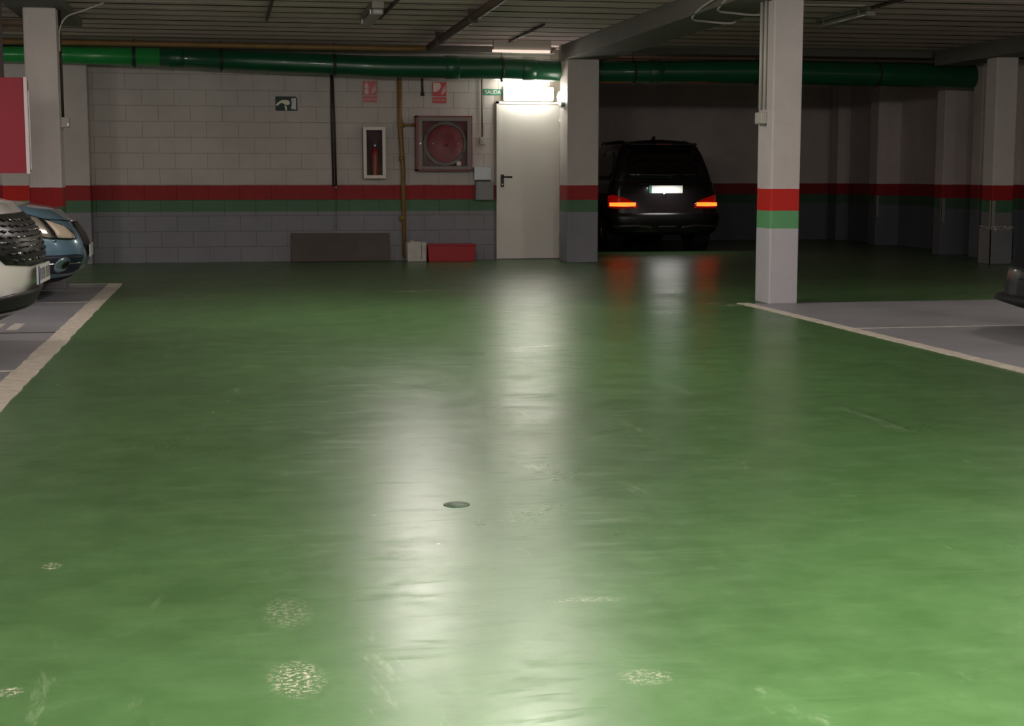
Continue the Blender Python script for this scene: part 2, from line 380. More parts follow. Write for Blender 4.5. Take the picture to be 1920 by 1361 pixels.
for y in (17.6, 15.2, 13): build('pipe_bracket', MB().box(2.46, y-.015, 2.64, 2.56, y+.015, ZC), M_dark, gp)
bp_ = thing('beige_pipe_pair', 'two beige pipes side by side under the ceiling left of the left column', 'pipe', (-4, 16.4, 2.7))
for z, y in ((2.66, 16.2), (2.60, 16.25)): build('pipe', MB().tube([(-8.9, y, z), (-1.95, y, z)], .032, 12), mat('beige_pipe', (150, 132, 112), .5), bp_)
def rod(name, label, pts, r, m, cat='pipe', n=8): return tag(build(name, MB().tube(pts, r, n), m, loc=pts[0]), label, cat)
rod('ceiling_conduit', 'dark conduit on the ceiling left of the unlit batten lamp', [(.49, 16.45, ZC-.02), (.49, 10, ZC-.02)], .018, M_dark, 'conduit')
rod('ceiling_conduit', 'dark conduit running along the ceiling from the unlit end-on batten lamp', [(1.66, 16.1, ZC-.02), (1.66, 9.2, ZC-.02)], .018, M_dark, 'conduit')
rod('ceiling_conduit', 'short dark conduit on the ceiling above the door lamps', [(3.52, 19.15, ZC-.02), (3.5, 16.4, ZC-.02)], .014, M_dark, 'conduit')
rod('cable_conduit', 'dark conduit feeding the unlit batten lamp right of the nearest column', [(6.36, 14.2, ZC-.02), (6.25, 11, ZC-.02)], .018, M_dark, 'conduit')
# curved pale conduits under the beam
def curve3(pts, n=8):
    out = []
    P = [pts[0]]+pts+[pts[-1]]
    for i in range(1, len(P)-2):
        for k in range(n):
            t = k/n; a, b, c, d_ = (Vector(P[j]) for j in (i-1, i, i+1, i+2))
            out.append(.5*((2*b)+(c-a)*t+(2*a-5*b+4*c-d_)*t*t+(3*b-a-3*c+d_)*t**3))
    out.append(Vector(pts[-1])); return out
for lb, x, dy in (('pale cable looping under the ceiling beam, nearest the door column', 4.33, 0), ('pale cable looping under the ceiling beam, nearer the camera', 4.33, -.75)):
    pts = [(x-.05, 13.4+dy, 2.70), (x, 13.9+dy, 2.57), (x+.12, 14.25+dy, 2.563), (x+.55, 14.35+dy, 2.57), (x+.75, 14.4+dy, 2.74)]
    rod('beam_cable', lb, curve3([(4.28, 12.6+dy, 2.66), (4.285, 13.2+dy, 2.62), (4.36, 13.75+dy, 2.57), (4.55, 13.95+dy, 2.568), (4.86, 13.98+dy, 2.568), (4.9, 13.98+dy, 2.72), (6.2, 14.0+dy, 2.76)]), .011, M_pvc, 'cable')
# wall pipes
vp = thing('hydrant_pipe', 'yellow-brown vertical pipe with a branch to the fire hose cabinet', 'pipe', (2.305, 19.66, 0))
build('riser', MB().tube([(2.27, 19.66, 2.55), (2.275, 19.66, 1.8), (2.31, 19.66, 1.2), (2.32, 19.66, .05)], [.033, .033, .03, .026], 12), M_yel, vp)
build('branch', MB().tube([(2.28, 19.66, 1.768), (2.40, 19.66, 1.772), (2.48, 19.66, 1.772)], .017, 10), M_yel, vp)
for z in (1.34, .56, 1.768): build('coupling', MB().tube([(2.295, 19.66, z-.03), (2.295, 19.66, z+.03)], .038, 12), M_yel, vp)
tp = thing('twin_pipes', 'two slim dark vertical pipes close together on the back wall', 'pipe', (1.42, 19.7, .9))
build('pipe', MB().tube([(1.395, 19.715, 2.6), (1.39, 19.715, 1.9), (1.402, 19.715, .98)], .014, 8), M_dark, tp)
build('pipe', MB().tube([(1.405, 19.715, 2.6), (1.425, 19.715, 1.9), (1.437, 19.715, .98)], .014, 8), M_dark, tp)
build('pipe_tip', MB().tube([(1.437, 19.715, .985), (1.437, 19.715, .93)], [.018, .010], 10), M_steel, tp).__setitem__('label', 'shiny steel tip')
build('painted_tail', MB().tube([(1.437, 19.738, .93), (1.43, 19.738, .40)], .009, 8), M_wall, tp)
rod('stub_pipe', 'short dark stub pipe hanging between the two red signs', [(2.575, 19.70, 2.45), (2.58, 19.70, 2.17)], .016, M_dark)
rod('stub_end', 'x', [(2.58, 19.70, 2.19), (2.58, 19.70, 2.15)], .026, M_dark)
bpy.data.objects['stub_end'].parent = bpy.data.objects['stub_pipe']; bpy.data.objects['stub_end'].location = (.005, 0, -.26)
for k_ in ('label', 'category'): del bpy.data.objects['stub_end'][k_]
sw = thing('light_switch', 'small grey switch box on a thin conduit left of the door', 'switch', (3.377, 19.7, 1.56))
build('conduit', MB().tube([(3.37, 19.725, 2.5), (3.375, 19.725, 1.6)], .010, 8), M_brn, sw)
build('switch_box', MB().box(3.34, 19.69, 1.52, 3.42, 19.75, 1.62), M_pvc, sw, bevel=.006)
build('button', MB().box(3.365, 19.682, 1.55, 3.395, 19.692, 1.59), M_pvc, sw, bevel=.003)
# junction boxes on columns
jb = thing('column_junction_box', 'pale junction box and conduits on the left face of the nearest column', 'junction box', (4.56, 12.36, 1.6))
build('conduit', MB().tube([(4.572, 12.46, 2.58), (4.572, 12.46, 1.67)], .015, 10), M_pvc, jb)
build('conduit', MB().tube([(4.572, 12.36, 2.58), (4.572, 12.36, 1.67)], .013, 10), M_pvc, jb)
build('box', MB().box(4.535, 12.33, 1.545, 4.59, 12.49, 1.645), M_pvc, jb, bevel=.008)
build('cable_gland', MB().tube([(4.565, 12.35, 1.55), (4.565, 12.35, 1.525)], .014, 10), mat('gland_grey', (110, 104, 94), .5), jb)
jb = thing('column_junction_box', 'small junction box on the right side of the left column', 'junction box', (-1.53, 15.35, 1.6))
build('conduit', MB().tube([(-1.53, 15.35, 2.70), (-1.53, 15.35, 1.66)], .012, 8), M_dark, jb)
build('box', MB().box(-1.545, 15.28, 1.57, -1.47, 15.40, 1.67), M_pvc, jb, bevel=.006)
build('clear_button', MB().tube([(-1.48, 15.27, 1.60), (-1.48, 15.285, 1.60)], .012, 10), M_steel, jb)
cb = rod('column_cable', 'thin pale cables curling over the top of the left column', curve3([(-1.53, 15.25, 2.3), (-1.52, 15.22, 2.50), (-1.45, 15.2, 2.62), (-1.3, 15.2, 2.68), (-1.1, 15.2, 2.76)]), .008, M_pvc, 'cable')
# ------------------------------------------------------------------ lamps
M_lit = mat('lit_diffuser', (255, 255, 250), .4, emit=(255, 252, 238), estr=9)
M_lit2 = mat('lit_tube', (255, 255, 250), .4, emit=(255, 246, 228), estr=4.5)
M_lit3 = mat('weak_tube', (255, 240, 230), .4, emit=(255, 226, 208), estr=.85)
M_frame = mat('lamp_housing', (205, 200, 190), .4)
dl = thing('door_lamp', 'brightly lit rectangular lamp right above the door', 'lamp', (3.995, 19.7, 2.19))
build('housing', MB().box(3.65, 19.68, 2.09, 4.335, 19.745, 2.285), M_frame, dl, bevel=.01)
build('diffuser', MB().box(3.665, 19.60, 2.10, 4.32, 19.68, 2.275), M_lit, dl, bevel=.025, seg=3)
tl = thing('tube_lamp', 'slim lit tube lamp between the door lamp and the green pipe', 'lamp', (3.96, 19.6, 2.38))
build('housing', MB().box(3.50, 19.66, 2.375, 4.30, 19.745, 2.43), M_frame, tl, bevel=.004)
build('tube', MB().tube([(3.54, 19.62, 2.385), (4.28, 19.62, 2.385)], .024, 12), M_lit2, tl)
lamp((3.99, 19.585, 2.19), .64, .16, 10, (1, .97, .88), (PI/2, 0, 0))
lamp((3.9, 19.6, 2.352), .7, .03, .8, (1, .95, .85), (0, 0, 0))
tl = thing('ceiling_tube_lamp', 'dim slim tube lamp on the ceiling above the green pipe', 'lamp', (3.70, 18.6, 2.66))
build('housing', MB().box(3.32, 18.54, 2.655, 4.05, 18.62, 2.78), M_frame, tl, bevel=.004)
build('tube', MB().tube([(3.30, 18.53, 2.645), (4.03, 18.53, 2.645)], .017, 12), M_lit3, tl)
el = thing('column_emergency_lamp', 'small glowing emergency lamp on the left face of the door column', 'lamp', (4.29, 18.95, 2.1))
build('diffuser', MB().prism([(4.30, 2.19), (4.255, 2.185), (4.235, 2.12), (4.245, 2.06), (4.265, 2.045), (4.30, 2.05)], 18.83, 19.05), M_lit, el, bevel=.004)
build('base', MB().box(4.25, 18.85, 1.995, 4.302, 19.03, 2.05), mat('lamp_base', (84, 86, 78), .5), el, bevel=.004)
build('bracket', MB().box(4.245, 18.85, 1.975, 4.302, 19.03, 1.987), M_frame, el)
def batten(label, x, y0, y1, z=2.66):
    t = thing('batten_lamp', label, 'lamp', (x, (y0+y1)/2, z))
    build('housing', MB().box(x-.06, y0, z+.04, x+.06, y1, ZC), mat('batten_housing', (120, 116, 110), .5), t, bevel=.006)
    build('diffuser', MB().box(x-.055, y0+.02, z-.02, x+.055, y1-.02, z+.04), mat('unlit_diffuser', (150, 148, 142), .3), t, bevel=.02, seg=3)
    for y in (y0+.2, y1-.2): build('clip', MB().box(x-.063, y-.01, z, x+.063, y+.01, z+.06), M_steel, t, bevel=.002)
    return t
batten('unlit batten lamp on the ceiling seen end on, left of the brown ceiling pipe', 1.50, 14.7, 16.0, 2.67)
batten('unlit batten lamp on the ceiling right of the nearest column', 6.36, 14.2, 15.5, 2.70)
for i, (p, e) in enumerate(UNSEEN_LAMPS):
    t = thing('unseen_ceiling_lamp', 'unseen ceiling batten lamp out of frame, one of a set partly added as fill', 'lamp', (p[0], p[1], 2.7), group='lit ceiling battens out of frame')
    build('housing', MB().box(p[0]-.07, p[1]-.65, 2.64, p[0]+.07, p[1]+.65, ZC), M_frame, t, bevel=.006)
    build('tube', MB().tube([(p[0], p[1]-.6, 2.635), (p[0], p[1]+.6, 2.635)], .014, 8), M_lit2, t)

# ------------------------------------------------------------------ door
M_door = mat('door_enamel', (228, 222, 216), .38, var=.03, vscale=2)
dr = struct('door_1', MB().box(3.60, 19.712, .012, 4.425, 19.735, 2.055), M_door, bevel=.003)
build('door_frame', MB().box(3.565, 19.70, 0, 3.598, 19.75, 2.09).box(4.428, 19.70, 0, 4.46, 19.75, 2.09).box(3.565, 19.70, 2.058, 4.46, 19.75, 2.09), M_door, dr)
h = build('handle', MB().box(3.62, 19.702, .965, 3.665, 19.713, 1.13).tube([(3.642, 19.705, 1.10), (3.642, 19.655, 1.10), (3.655, 19.65, 1.10), (3.765, 19.652, 1.097)], .011, 10), M_black, dr)
build('keyhole', MB().tube([(3.642, 19.70, 1.0), (3.642, 19.697, 1.0)], .009, 10), M_steel, h)
build('threshold', MB().box(3.57, 19.66, 0, 4.46, 19.74, .012), M_joint, dr)
for z in (.25, 1.75): build('hinge', MB().tube([(4.428, 19.705, z), (4.428, 19.705, z+.12)], .009, 8), M_steel, dr)

# ------------------------------------------------------------------ signs
M_sred = mat('sign_red', (188, 30, 40), .35)
M_swhite = mat('sign_white', (220, 196, 190), .5)
M_sgreen = mat('sign_green', (12, 50, 38), .55)
M_sgreen2 = mat('sign_teal', (48, 122, 98), .4)
YS = 19.742
def board(name, par, x0, z0, x1, z1, m, y=YS): return build(name, MB().box(x0, y, z0, x1, YW-.001, z1), m, par, bevel=.001, seg=1)
def flames(cx, cz, w, h):
    mb = MB()
    for i in range(4):
        x = cx-w/2+w*(i+.5)/4
        zz = cz-h/2+h*.12*i
        pts = [(x-w*.11, zz), (x+w*.02, zz+h*.02), (x+w*.14, zz+h*.25), (x+w*.05, zz+h*.45), (x+w*.16, zz+h*.78), (x-w*.04, zz+h*.55), (x-w*.02, zz+h*.32), (x-w*.16, zz+h*.15)]
        mb.prism(pts, YS-.0015, YS+.001)
    return mb
# extinguisher sign
s = thing('extinguisher_sign', 'red fire extinguisher sign with white bottle symbol above the extinguisher cabinet', 'sign', (1.89, YS, 2.2))
board('sign_plate', s, 1.803, 2.155, 1.985, 2.335, M_sred)
pl = board('caption_plate', s, 1.807, 2.065, 1.985, 2.140, M_sred)
text('lettering', 'EXTINTOR', .036, (1.896, YS-.001, 2.10), M_swhite, s)
build('bottle_symbol', MB().prism([(1.828, 2.170), (1.876, 2.170), (1.878, 2.235), (1.826, 2.235)], YS-.0015, YS).prism([(1.826, 2.243), (1.878, 2.243), (1.876, 2.285), (1.862, 2.300), (1.862, 2.318), (1.842, 2.318), (1.842, 2.300), (1.828, 2.285)], YS-.0015, YS), M_swhite, s)
build('flame_symbol', flames(1.945, 2.225, .06, .11), M_swhite, s)
s = thing('hose_sign', 'red fire hose sign with white symbol above the fire hose cabinet', 'sign', (2.81, YS, 2.2))
board('sign_plate', s, 2.716, 2.150, 2.902, 2.332, M_sred)
board('caption_plate', s, 2.718, 2.060, 2.902, 2.138, M_sred)
text('lettering', 'MANGUERA', .031, (2.81, YS-.001, 2.10), M_swhite, s)
ring = [(2.727, 2.205), (2.727, 2.322), (2.815, 2.322), (2.830, 2.28), (2.815, 2.245), (2.790, 2.218), (2.76, 2.205)]
build('hose_symbol', MB().prism(ring, YS-.0015, YS), M_swhite, s)
build('flame_symbol', flames(2.868, 2.23, .055, .12), M_swhite, s)
# exit picture sign
s = thing('emergency_exit_sign', 'dark green pictogram sign of a running figure and white door on the back wall', 'sign', (.815, YS, 2.03))
board('sign_plate', s, .675, 1.945, .955, 2.128, M_sgreen)
M_glow = mat('sign_cream', (226, 226, 200), .4)
build('figure', MB().prism([(.676, 2.015), (.70, 2.045), (.735, 2.07), (.765, 2.083), (.82, 2.083), (.85, 2.072), (.862, 2.045), (.848, 2.020), (.82, 2.018), (.80, 2.025), (.775, 2.035), (.765, 2.045), (.745, 2.042), (.715, 2.020), (.69, 2.006)], YS-.0015, YS)
      .prism([(.79, 2.018), (.812, 2.012), (.823, 1.975), (.815, 1.946), (.802, 1.95), (.795, 1.98)], YS-.0015, YS), M_glow, s)
build('door_symbol', MB().prism([(.872, 1.968), (.938, 1.962), (.938, 2.108), (.876, 2.104), (.885, 2.04)], YS-.0015, YS), mat('sign_grey', (150, 152, 160), .3), s)
build('sign_clip', MB().lathe([(0, -.008), (.012, -.004), (.013, .0)], (.950, YS-.001, 2.122), 'Y', 12), M_swhite, s)
# SALIDA
s = thing('exit_word_sign', 'small teal sign reading SALIDA left of the door lamp', 'sign', (3.52, YS, 2.21))
board('sign_plate', s, 3.395, 2.170, 3.648, 2.252, M_sgreen2)
text('lettering', 'SALIDA', .068, (3.522, YS-.001, 2.210), M_swhite, s, sx=.95)

# ------------------------------------------------------------------ extinguisher cabinet
M_wframe = mat('white_frame', (226, 214, 206), .4)
M_crim = mat('crimson_enamel', (128, 26, 40), .4)
M_dkred = mat('dark_red_inside', (70, 18, 26), .6)
M_glass = mat('clear_glass', (250, 250, 250), .02, trans=1); M_glass.node_tree.nodes['Principled BSDF'].inputs['IOR'].default_value = 1.18
M_ered = mat('extinguisher_red', (150, 14, 22), .18, coat=1)
c = thing('extinguisher_cabinet', 'white framed glass cabinet holding a fire extinguisher', 'cabinet', (1.93, 19.7, 1.41))
x0, x1, z0, z1 = 1.79, 2.075, 1.08, 1.74; yf = 19.60
build('body', MB().box(x0, yf+.01, z0, x0+.012, YW, z1).box(x1-.012, yf+.01, z0, x1, YW, z1).box(x0, yf+.01, z0, x1, YW, z0+.012).box(x0, yf+.01, z1-.012, x1, YW, z1).box(x0, YW-.012, z0, x1, YW-.002, z1), M_dkred, c)
f = .040
build('door_frame', MB().box(x0-.004, yf-.01, z0-.004, x0+f, yf+.01, z1+.004).box(x1-f, yf-.01, z0-.004, x1+.004, yf+.01, z1+.004).box(x0+f, yf-.01, z0-.004, x1-f, yf+.01, z0+f).box(x0+f, yf-.01, z1-f, x1-f, yf+.01, z1+.004), M_wframe, c, bevel=.003)
tilt = lambda xa, za, xb, zb, d: MB().add([(xa, yf+d, za), (xb, yf+d, za), (xb, yf+d+.004, za), (xa, yf+d+.004, za), (xa, yf-d*.2, zb), (xb, yf-d*.2, zb), (xb, yf-d*.2+.004, zb), (xa, yf-d*.2+.004, zb)],
      [(0, 3, 2, 1), (4, 5, 6, 7), (0, 1, 5, 4), (1, 2, 6, 5), (2, 3, 7, 6), (3, 0, 4, 7)])
build('glass_pane', tilt(x0+f, z0+f, x1-f, z1-f, .018), M_glass, c)
e = thing('fire_extinguisher', 'red fire extinguisher with black head behind the cabinet glass', 'extinguisher', (1.945, 19.68, 1.09))
build('cylinder', MB().lathe([(0, 1.10), (.055, 1.10), (.058, 1.115), (.058, 1.40), (.052, 1.435), (.03, 1.46), (.016, 1.475), (.016, 1.49), (0, 1.49)], (1.945, 19.675, 0), n=28), M_ered, e)
build('valve_head', MB().tube([(1.945, 19.675, 1.485), (1.945, 19.675, 1.525)], .02, 12).box(1.925, 19.62, 1.515, 1.965, 19.70, 1.53).box(1.93, 19.60, 1.54, 1.96, 19.70, 1.55), M_black, e)
build('hose', MB().tube(curve3([(1.965, 19.675, 1.51), (2.01, 19.67, 1.50), (2.018, 19.66, 1.40), (2.012, 19.66, 1.25)]), .008, 8), M_black, e)
build('gauge', MB().tube([(1.945, 19.655, 1.505), (1.945, 19.645, 1.505)], .014, 12), M_steel, e)
# ------------------------------------------------------------------ fire hose cabinet
M_hgrey = mat('cabinet_grey_frame', (132, 122, 116), .5)
M_hred = mat('hose_reel_red', (140, 24, 34), .35, var=.05)
c = thing('fire_hose_cabinet', 'square crimson fire hose cabinet with glass front beside the brown pipe', 'cabinet', (2.84, 19.7, 1.53))
x0, x1, z0, z1 = 2.475, 3.215, 1.175, 1.89; yf = 19.56
build('body', MB().box(x0, yf+.01, z0, x0+.02, YW, z1).box(x1-.02, yf+.01, z0, x1, YW, z1).box(x0, yf+.01, z0, x1, YW, z0+.02).box(x0, yf+.01, z1-.02, x1, YW, z1).box(x0, YW-.02, z0, x1, YW-.002, z1), M_crim, c)
build('outer_frame', MB().box(x0, yf-.004, z0, x0+.025, yf+.01, z1).box(x1-.014, yf-.004, z0, x1, yf+.01, z1).box(x0, yf-.004, z0, x1, yf+.01, z0+.018).box(x0, yf-.004, z1-.018, x1, yf+.01, z1), M_crim, c)
a, b_ = .026, .078
build('door_frame', MB().box(x0+a, yf-.010, z0+.02, x0+b_, yf+.01, z1-.02).box(x1-.068, yf-.010, z0+.02, x1-.015, yf+.01, z1-.02).box(x0+b_, yf-.010, z0+.02, x1-.068, yf+.01, z0+.062).box(x0+b_, yf-.010, z1-.068, x1-.068, yf+.01, z1-.02), M_hgrey, c, bevel=.003)
build('glass_pane', tilt(x0+b_, z0+.062, x1-.068, z1-.068, .022), M_glass, c)
build('lock', MB().tube([(x0+.052, yf-.01, 1.53), (x0+.052, yf-.018, 1.53)], .010, 10), M_steel, c)
hr = thing('hose_reel', 'pale fire hose coiled round a red reel inside the hose cabinet', 'hose reel', (2.86, 19.65, 1.53))
cx, cz = 2.865, 1.53
build('reel_disc', MB().lathe([(0, 19.585), (.10, 19.585), (.12, 19.592), (.225, 19.592), (.235, 19.585), (.240, 19.59), (.240, 19.61), (0, 19.61)], (cx, 0, cz), 'Y', 48), M_hred, hr)
mb = MB()
for yy, rr in ((19.61, .262), (19.640, .268), (19.665, .262), (19.625, .275)): mb.tube([(cx+rr*math.cos(t*PI/28), yy, cz+rr*math.sin(t*PI/28)) for t in range(57)], .013, 8, cap=False)
build('hose_coil', mb, mat('hose_canvas', (146, 132, 124), .6), hr)
build('hose_tail', MB().tube(curve3([(cx-.26, 19.64, 1.50), (cx-.27, 19.63, 1.36), (cx-.22, 19.62, 1.27), (cx-.1, 19.62, 1.255)]), .014, 8), mat('hose_canvas2', (120, 106, 100), .6), hr)
build('hub', MB().lathe([(0, 19.572), (.035, 19.574), (.04, 19.585)], (cx, 0, cz), 'Y', 24), M_hred, hr)
for dx in (-.17, .17): build('reel_bolt', MB().lathe([(0, 19.58), (.008, 19.582), (.010, 19.592)], (cx+dx, 0, cz), 'Y', 12), M_swhite, hr)
build('nozzle', MB().lathe([(0, 19.57), (.022, 19.572), (.034, 19.582), (.036, 19.60), (.02, 19.612), (0, 19.612)], (cx+.175, 0, 1.272), 'Y', 24), mat('nozzle_white', (222, 206, 196), .5), hr)
# ------------------------------------------------------------------ steel boxes by door
M_galv = mat('galvanised_steel', (160, 166, 170), .35, .55, var=.08, vscale=8)
t = thing('steel_wall_box', 'brighter upper steel box left of the door', 'box', (3.37, 19.7, 1.14))
build('body', MB().box(3.257, 19.64, 1.062, 3.475, YW, 1.225), M_galv, t, bevel=.006)
build('lid', MB().box(3.250, 19.625, 1.058, 3.480, 19.64, 1.23), M_galv, t, bevel=.004)
for x in (3.27, 3.46): build('screw', MB().tube([(x, 19.625, 1.21), (x, 19.621, 1.21)], .006, 8), M_steel, t)
t = thing('grey_mailbox', 'darker grey lower box with dark slot left of the door, below the bright one', 'box', (3.39, 19.7, .92))
M_gbox = mat('grey_enamel_box', (128, 130, 128), .45, .2)
build('body', MB().box(3.272, 19.63, .79, 3.512, YW, 1.040), M_gbox, t, bevel=.006)
build('slot', MB().box(3.285, 19.627, 1.041, 3.47, YW, 1.056), M_black, t)
build('door_panel', MB().box(3.285, 19.622, .80, 3.50, 19.631, 1.03), M_gbox, t, bevel=.003)
# ------------------------------------------------------------------ white tub, red box, board
t = thing('white_drum', 'dented white plastic container standing left of the red box', 'container', (2.45, 19.5, 0))
mb = MB(); mb.prism([(2.328, 0), (2.575, 0), (2.580, .245), (2.545, .258), (2.525, .246), (2.50, .258), (2.43, .260), (2.335, .252), (2.322, .235)], 19.38, 19.62)
build('body', mb, mat('dirty_white_plastic', (196, 192, 184), .55, var=.12, vscale=9), t, bevel=.018, seg=3)
build('cap', MB().lathe([(0, .275), (.03, .272), (.032, .25)], (2.40, 19.5, 0), n=16), M_pvc, t)
build('crease', MB().tube([(2.506, 19.377, .245), (2.51, 19.377, .12), (2.502, 19.378, .03)], .004, 6), mat('crease_grey', (120, 118, 112), .7), t)
t = thing('red_sand_box', 'low red metal box on the floor beside the door', 'box', (2.9, 19.45, 0))
M_rbox = mat('red_box_enamel', (172, 22, 34), .42, var=.06)
build('body', MB().add([(2.60, 19.32, 0), (3.205, 19.32, 0), (3.20, 19.62, 0), (2.605, 19.62, 0), (2.585, 19.31, .205), (3.215, 19.31, .205), (3.21, 19.63, .205), (2.59, 19.63, .205)],
      [(0, 3, 2, 1), (4, 5, 6, 7), (0, 1, 5, 4), (1, 2, 6, 5), (2, 3, 7, 6), (3, 0, 4, 7)]), M_rbox, t, bevel=.006)
build('lid', MB().box(2.578, 19.302, .205, 3.222, 19.636, .225), M_rbox, t, bevel=.005)
t = tag(build('leaning_board', MB().add([(.845, 19.62, .005), (2.13, 19.62, .005), (2.13, 19.64, .005), (.845, 19.64, .005), (.84, 19.725, .37), (2.13, 19.725, .362), (2.13, 19.745, .362), (.84, 19.745, .37)],
      [(0, 3, 2, 1), (4, 5, 6, 7), (0, 1, 5, 4), (1, 2, 6, 5), (2, 3, 7, 6), (3, 0, 4, 7)]), mat('grey_board', (96, 88, 84), .8, var=.10, vscale=5), loc=(1.4, 19.6, 0)), 'long dark grey board leaning against the foot of the back wall', 'board')
# debris along wall foot
t = build('floor_dirt', MB(), M_seam) if False else None
# ------------------------------------------------------------------ crimson cabinet hung by left column
M_cred = mat('crimson_panel', (156, 24, 48), .45, var=.05, vscale=4)
t = thing('crimson_wall_cabinet', 'tall crimson panel cabinet with white edge frame beside the left column', 'cabinet', (-2.1, 14.3, 1.55))
t.rotation_euler = (0, 0, 0)
build('panel', MB().box(-2.62, 14.16, 1.125, -1.745, 14.19, 1.975), M_cred, t, bevel=.003)
build('edge_frame', MB().box(-1.745, 14.15, 1.12, -1.715, 14.20, 1.98), mat('white_edge', (236, 222, 222), .35), t, bevel=.003)
build('back_case', MB().box(-2.60, 14.20, 1.14, -1.725, 14.34, 1.96), M_crim, t, bevel=.003)
build('latch_strip', MB().box(-1.713, 14.21, 1.16, -1.705, 14.23, 1.86), M_steel, t)
build('hanger', MB().box(-2.3, 14.22, 1.96, -2.27, 14.26, ZC), M_dark, t)
build('hanger', MB().box(-1.95, 14.22, 1.96, -1.92, 14.26, 2.70), M_dark, t)
# ------------------------------------------------------------------ plastic band & corner guards on right columns
M_film = mat('crinkled_clear_plastic', (170, 176, 176), .12, alpha=.55, coat=1)
t = thing('plastic_wrap', 'crinkled clear plastic band knotted round the far right column', 'plastic wrap', (9.64, 17.58, .45))
mb = MB()
for zz, am in ((.47, .012), (.44, .016), (.455, .02)):
    pts = []
    for (xa, ya, xb, yb) in ((9.49, 17.44, 9.80, 17.44), (9.80, 17.44, 9.80, 17.73), (9.80, 17.73, 9.49, 17.73), (9.49, 17.73, 9.49, 17.44)):
        for i in range(8): pts.append((xa+(xb-xa)*i/8, ya+(yb-ya)*i/8, zz+random.uniform(-am, am)))
    pts.append(pts[0]); mb.tube(pts, .006, 6, cap=False)
build('band', mb, M_pvc, t)
build('knot', MB().lathe([(0, -.03), (.018, -.01), (.02, .01), (0, .03)], (9.55, 17.43, .44), n=10), M_pvc, t)
mb = MB().box(9.488, 17.438, .002, 9.802, 17.732, .43)
build('wrap_sheet', MB().box(9.488, 17.436, .004, 9.802, 17.448, .43).box(9.488, 17.436, .004, 9.499, 17.732, .43).box(9.791, 17.436, .004, 9.802, 17.732, .43), mat('grey_wrap', (122, 122, 124), .45, var=.1), t)
M_guard = mat('corner_guard', (140, 142, 134), .3)
for lb, x, y in (('pale corner guard on the lit pilaster behind the far right column', 9.958, 19.698), ('pale corner guard on the broad pilaster midway along the recess wall', 10.328, 22.698), ('pale corner guard on the front left edge of the far right column', 9.50, 17.45)):
    tag(build('corner_guard', MB().box(x-.006, y-.006, .46, x+.045, y, .80).box(x-.006, y-.006, .46, x, y+.04, .80), M_guard, loc=(x, y, .6)), lb, 'corner guard')

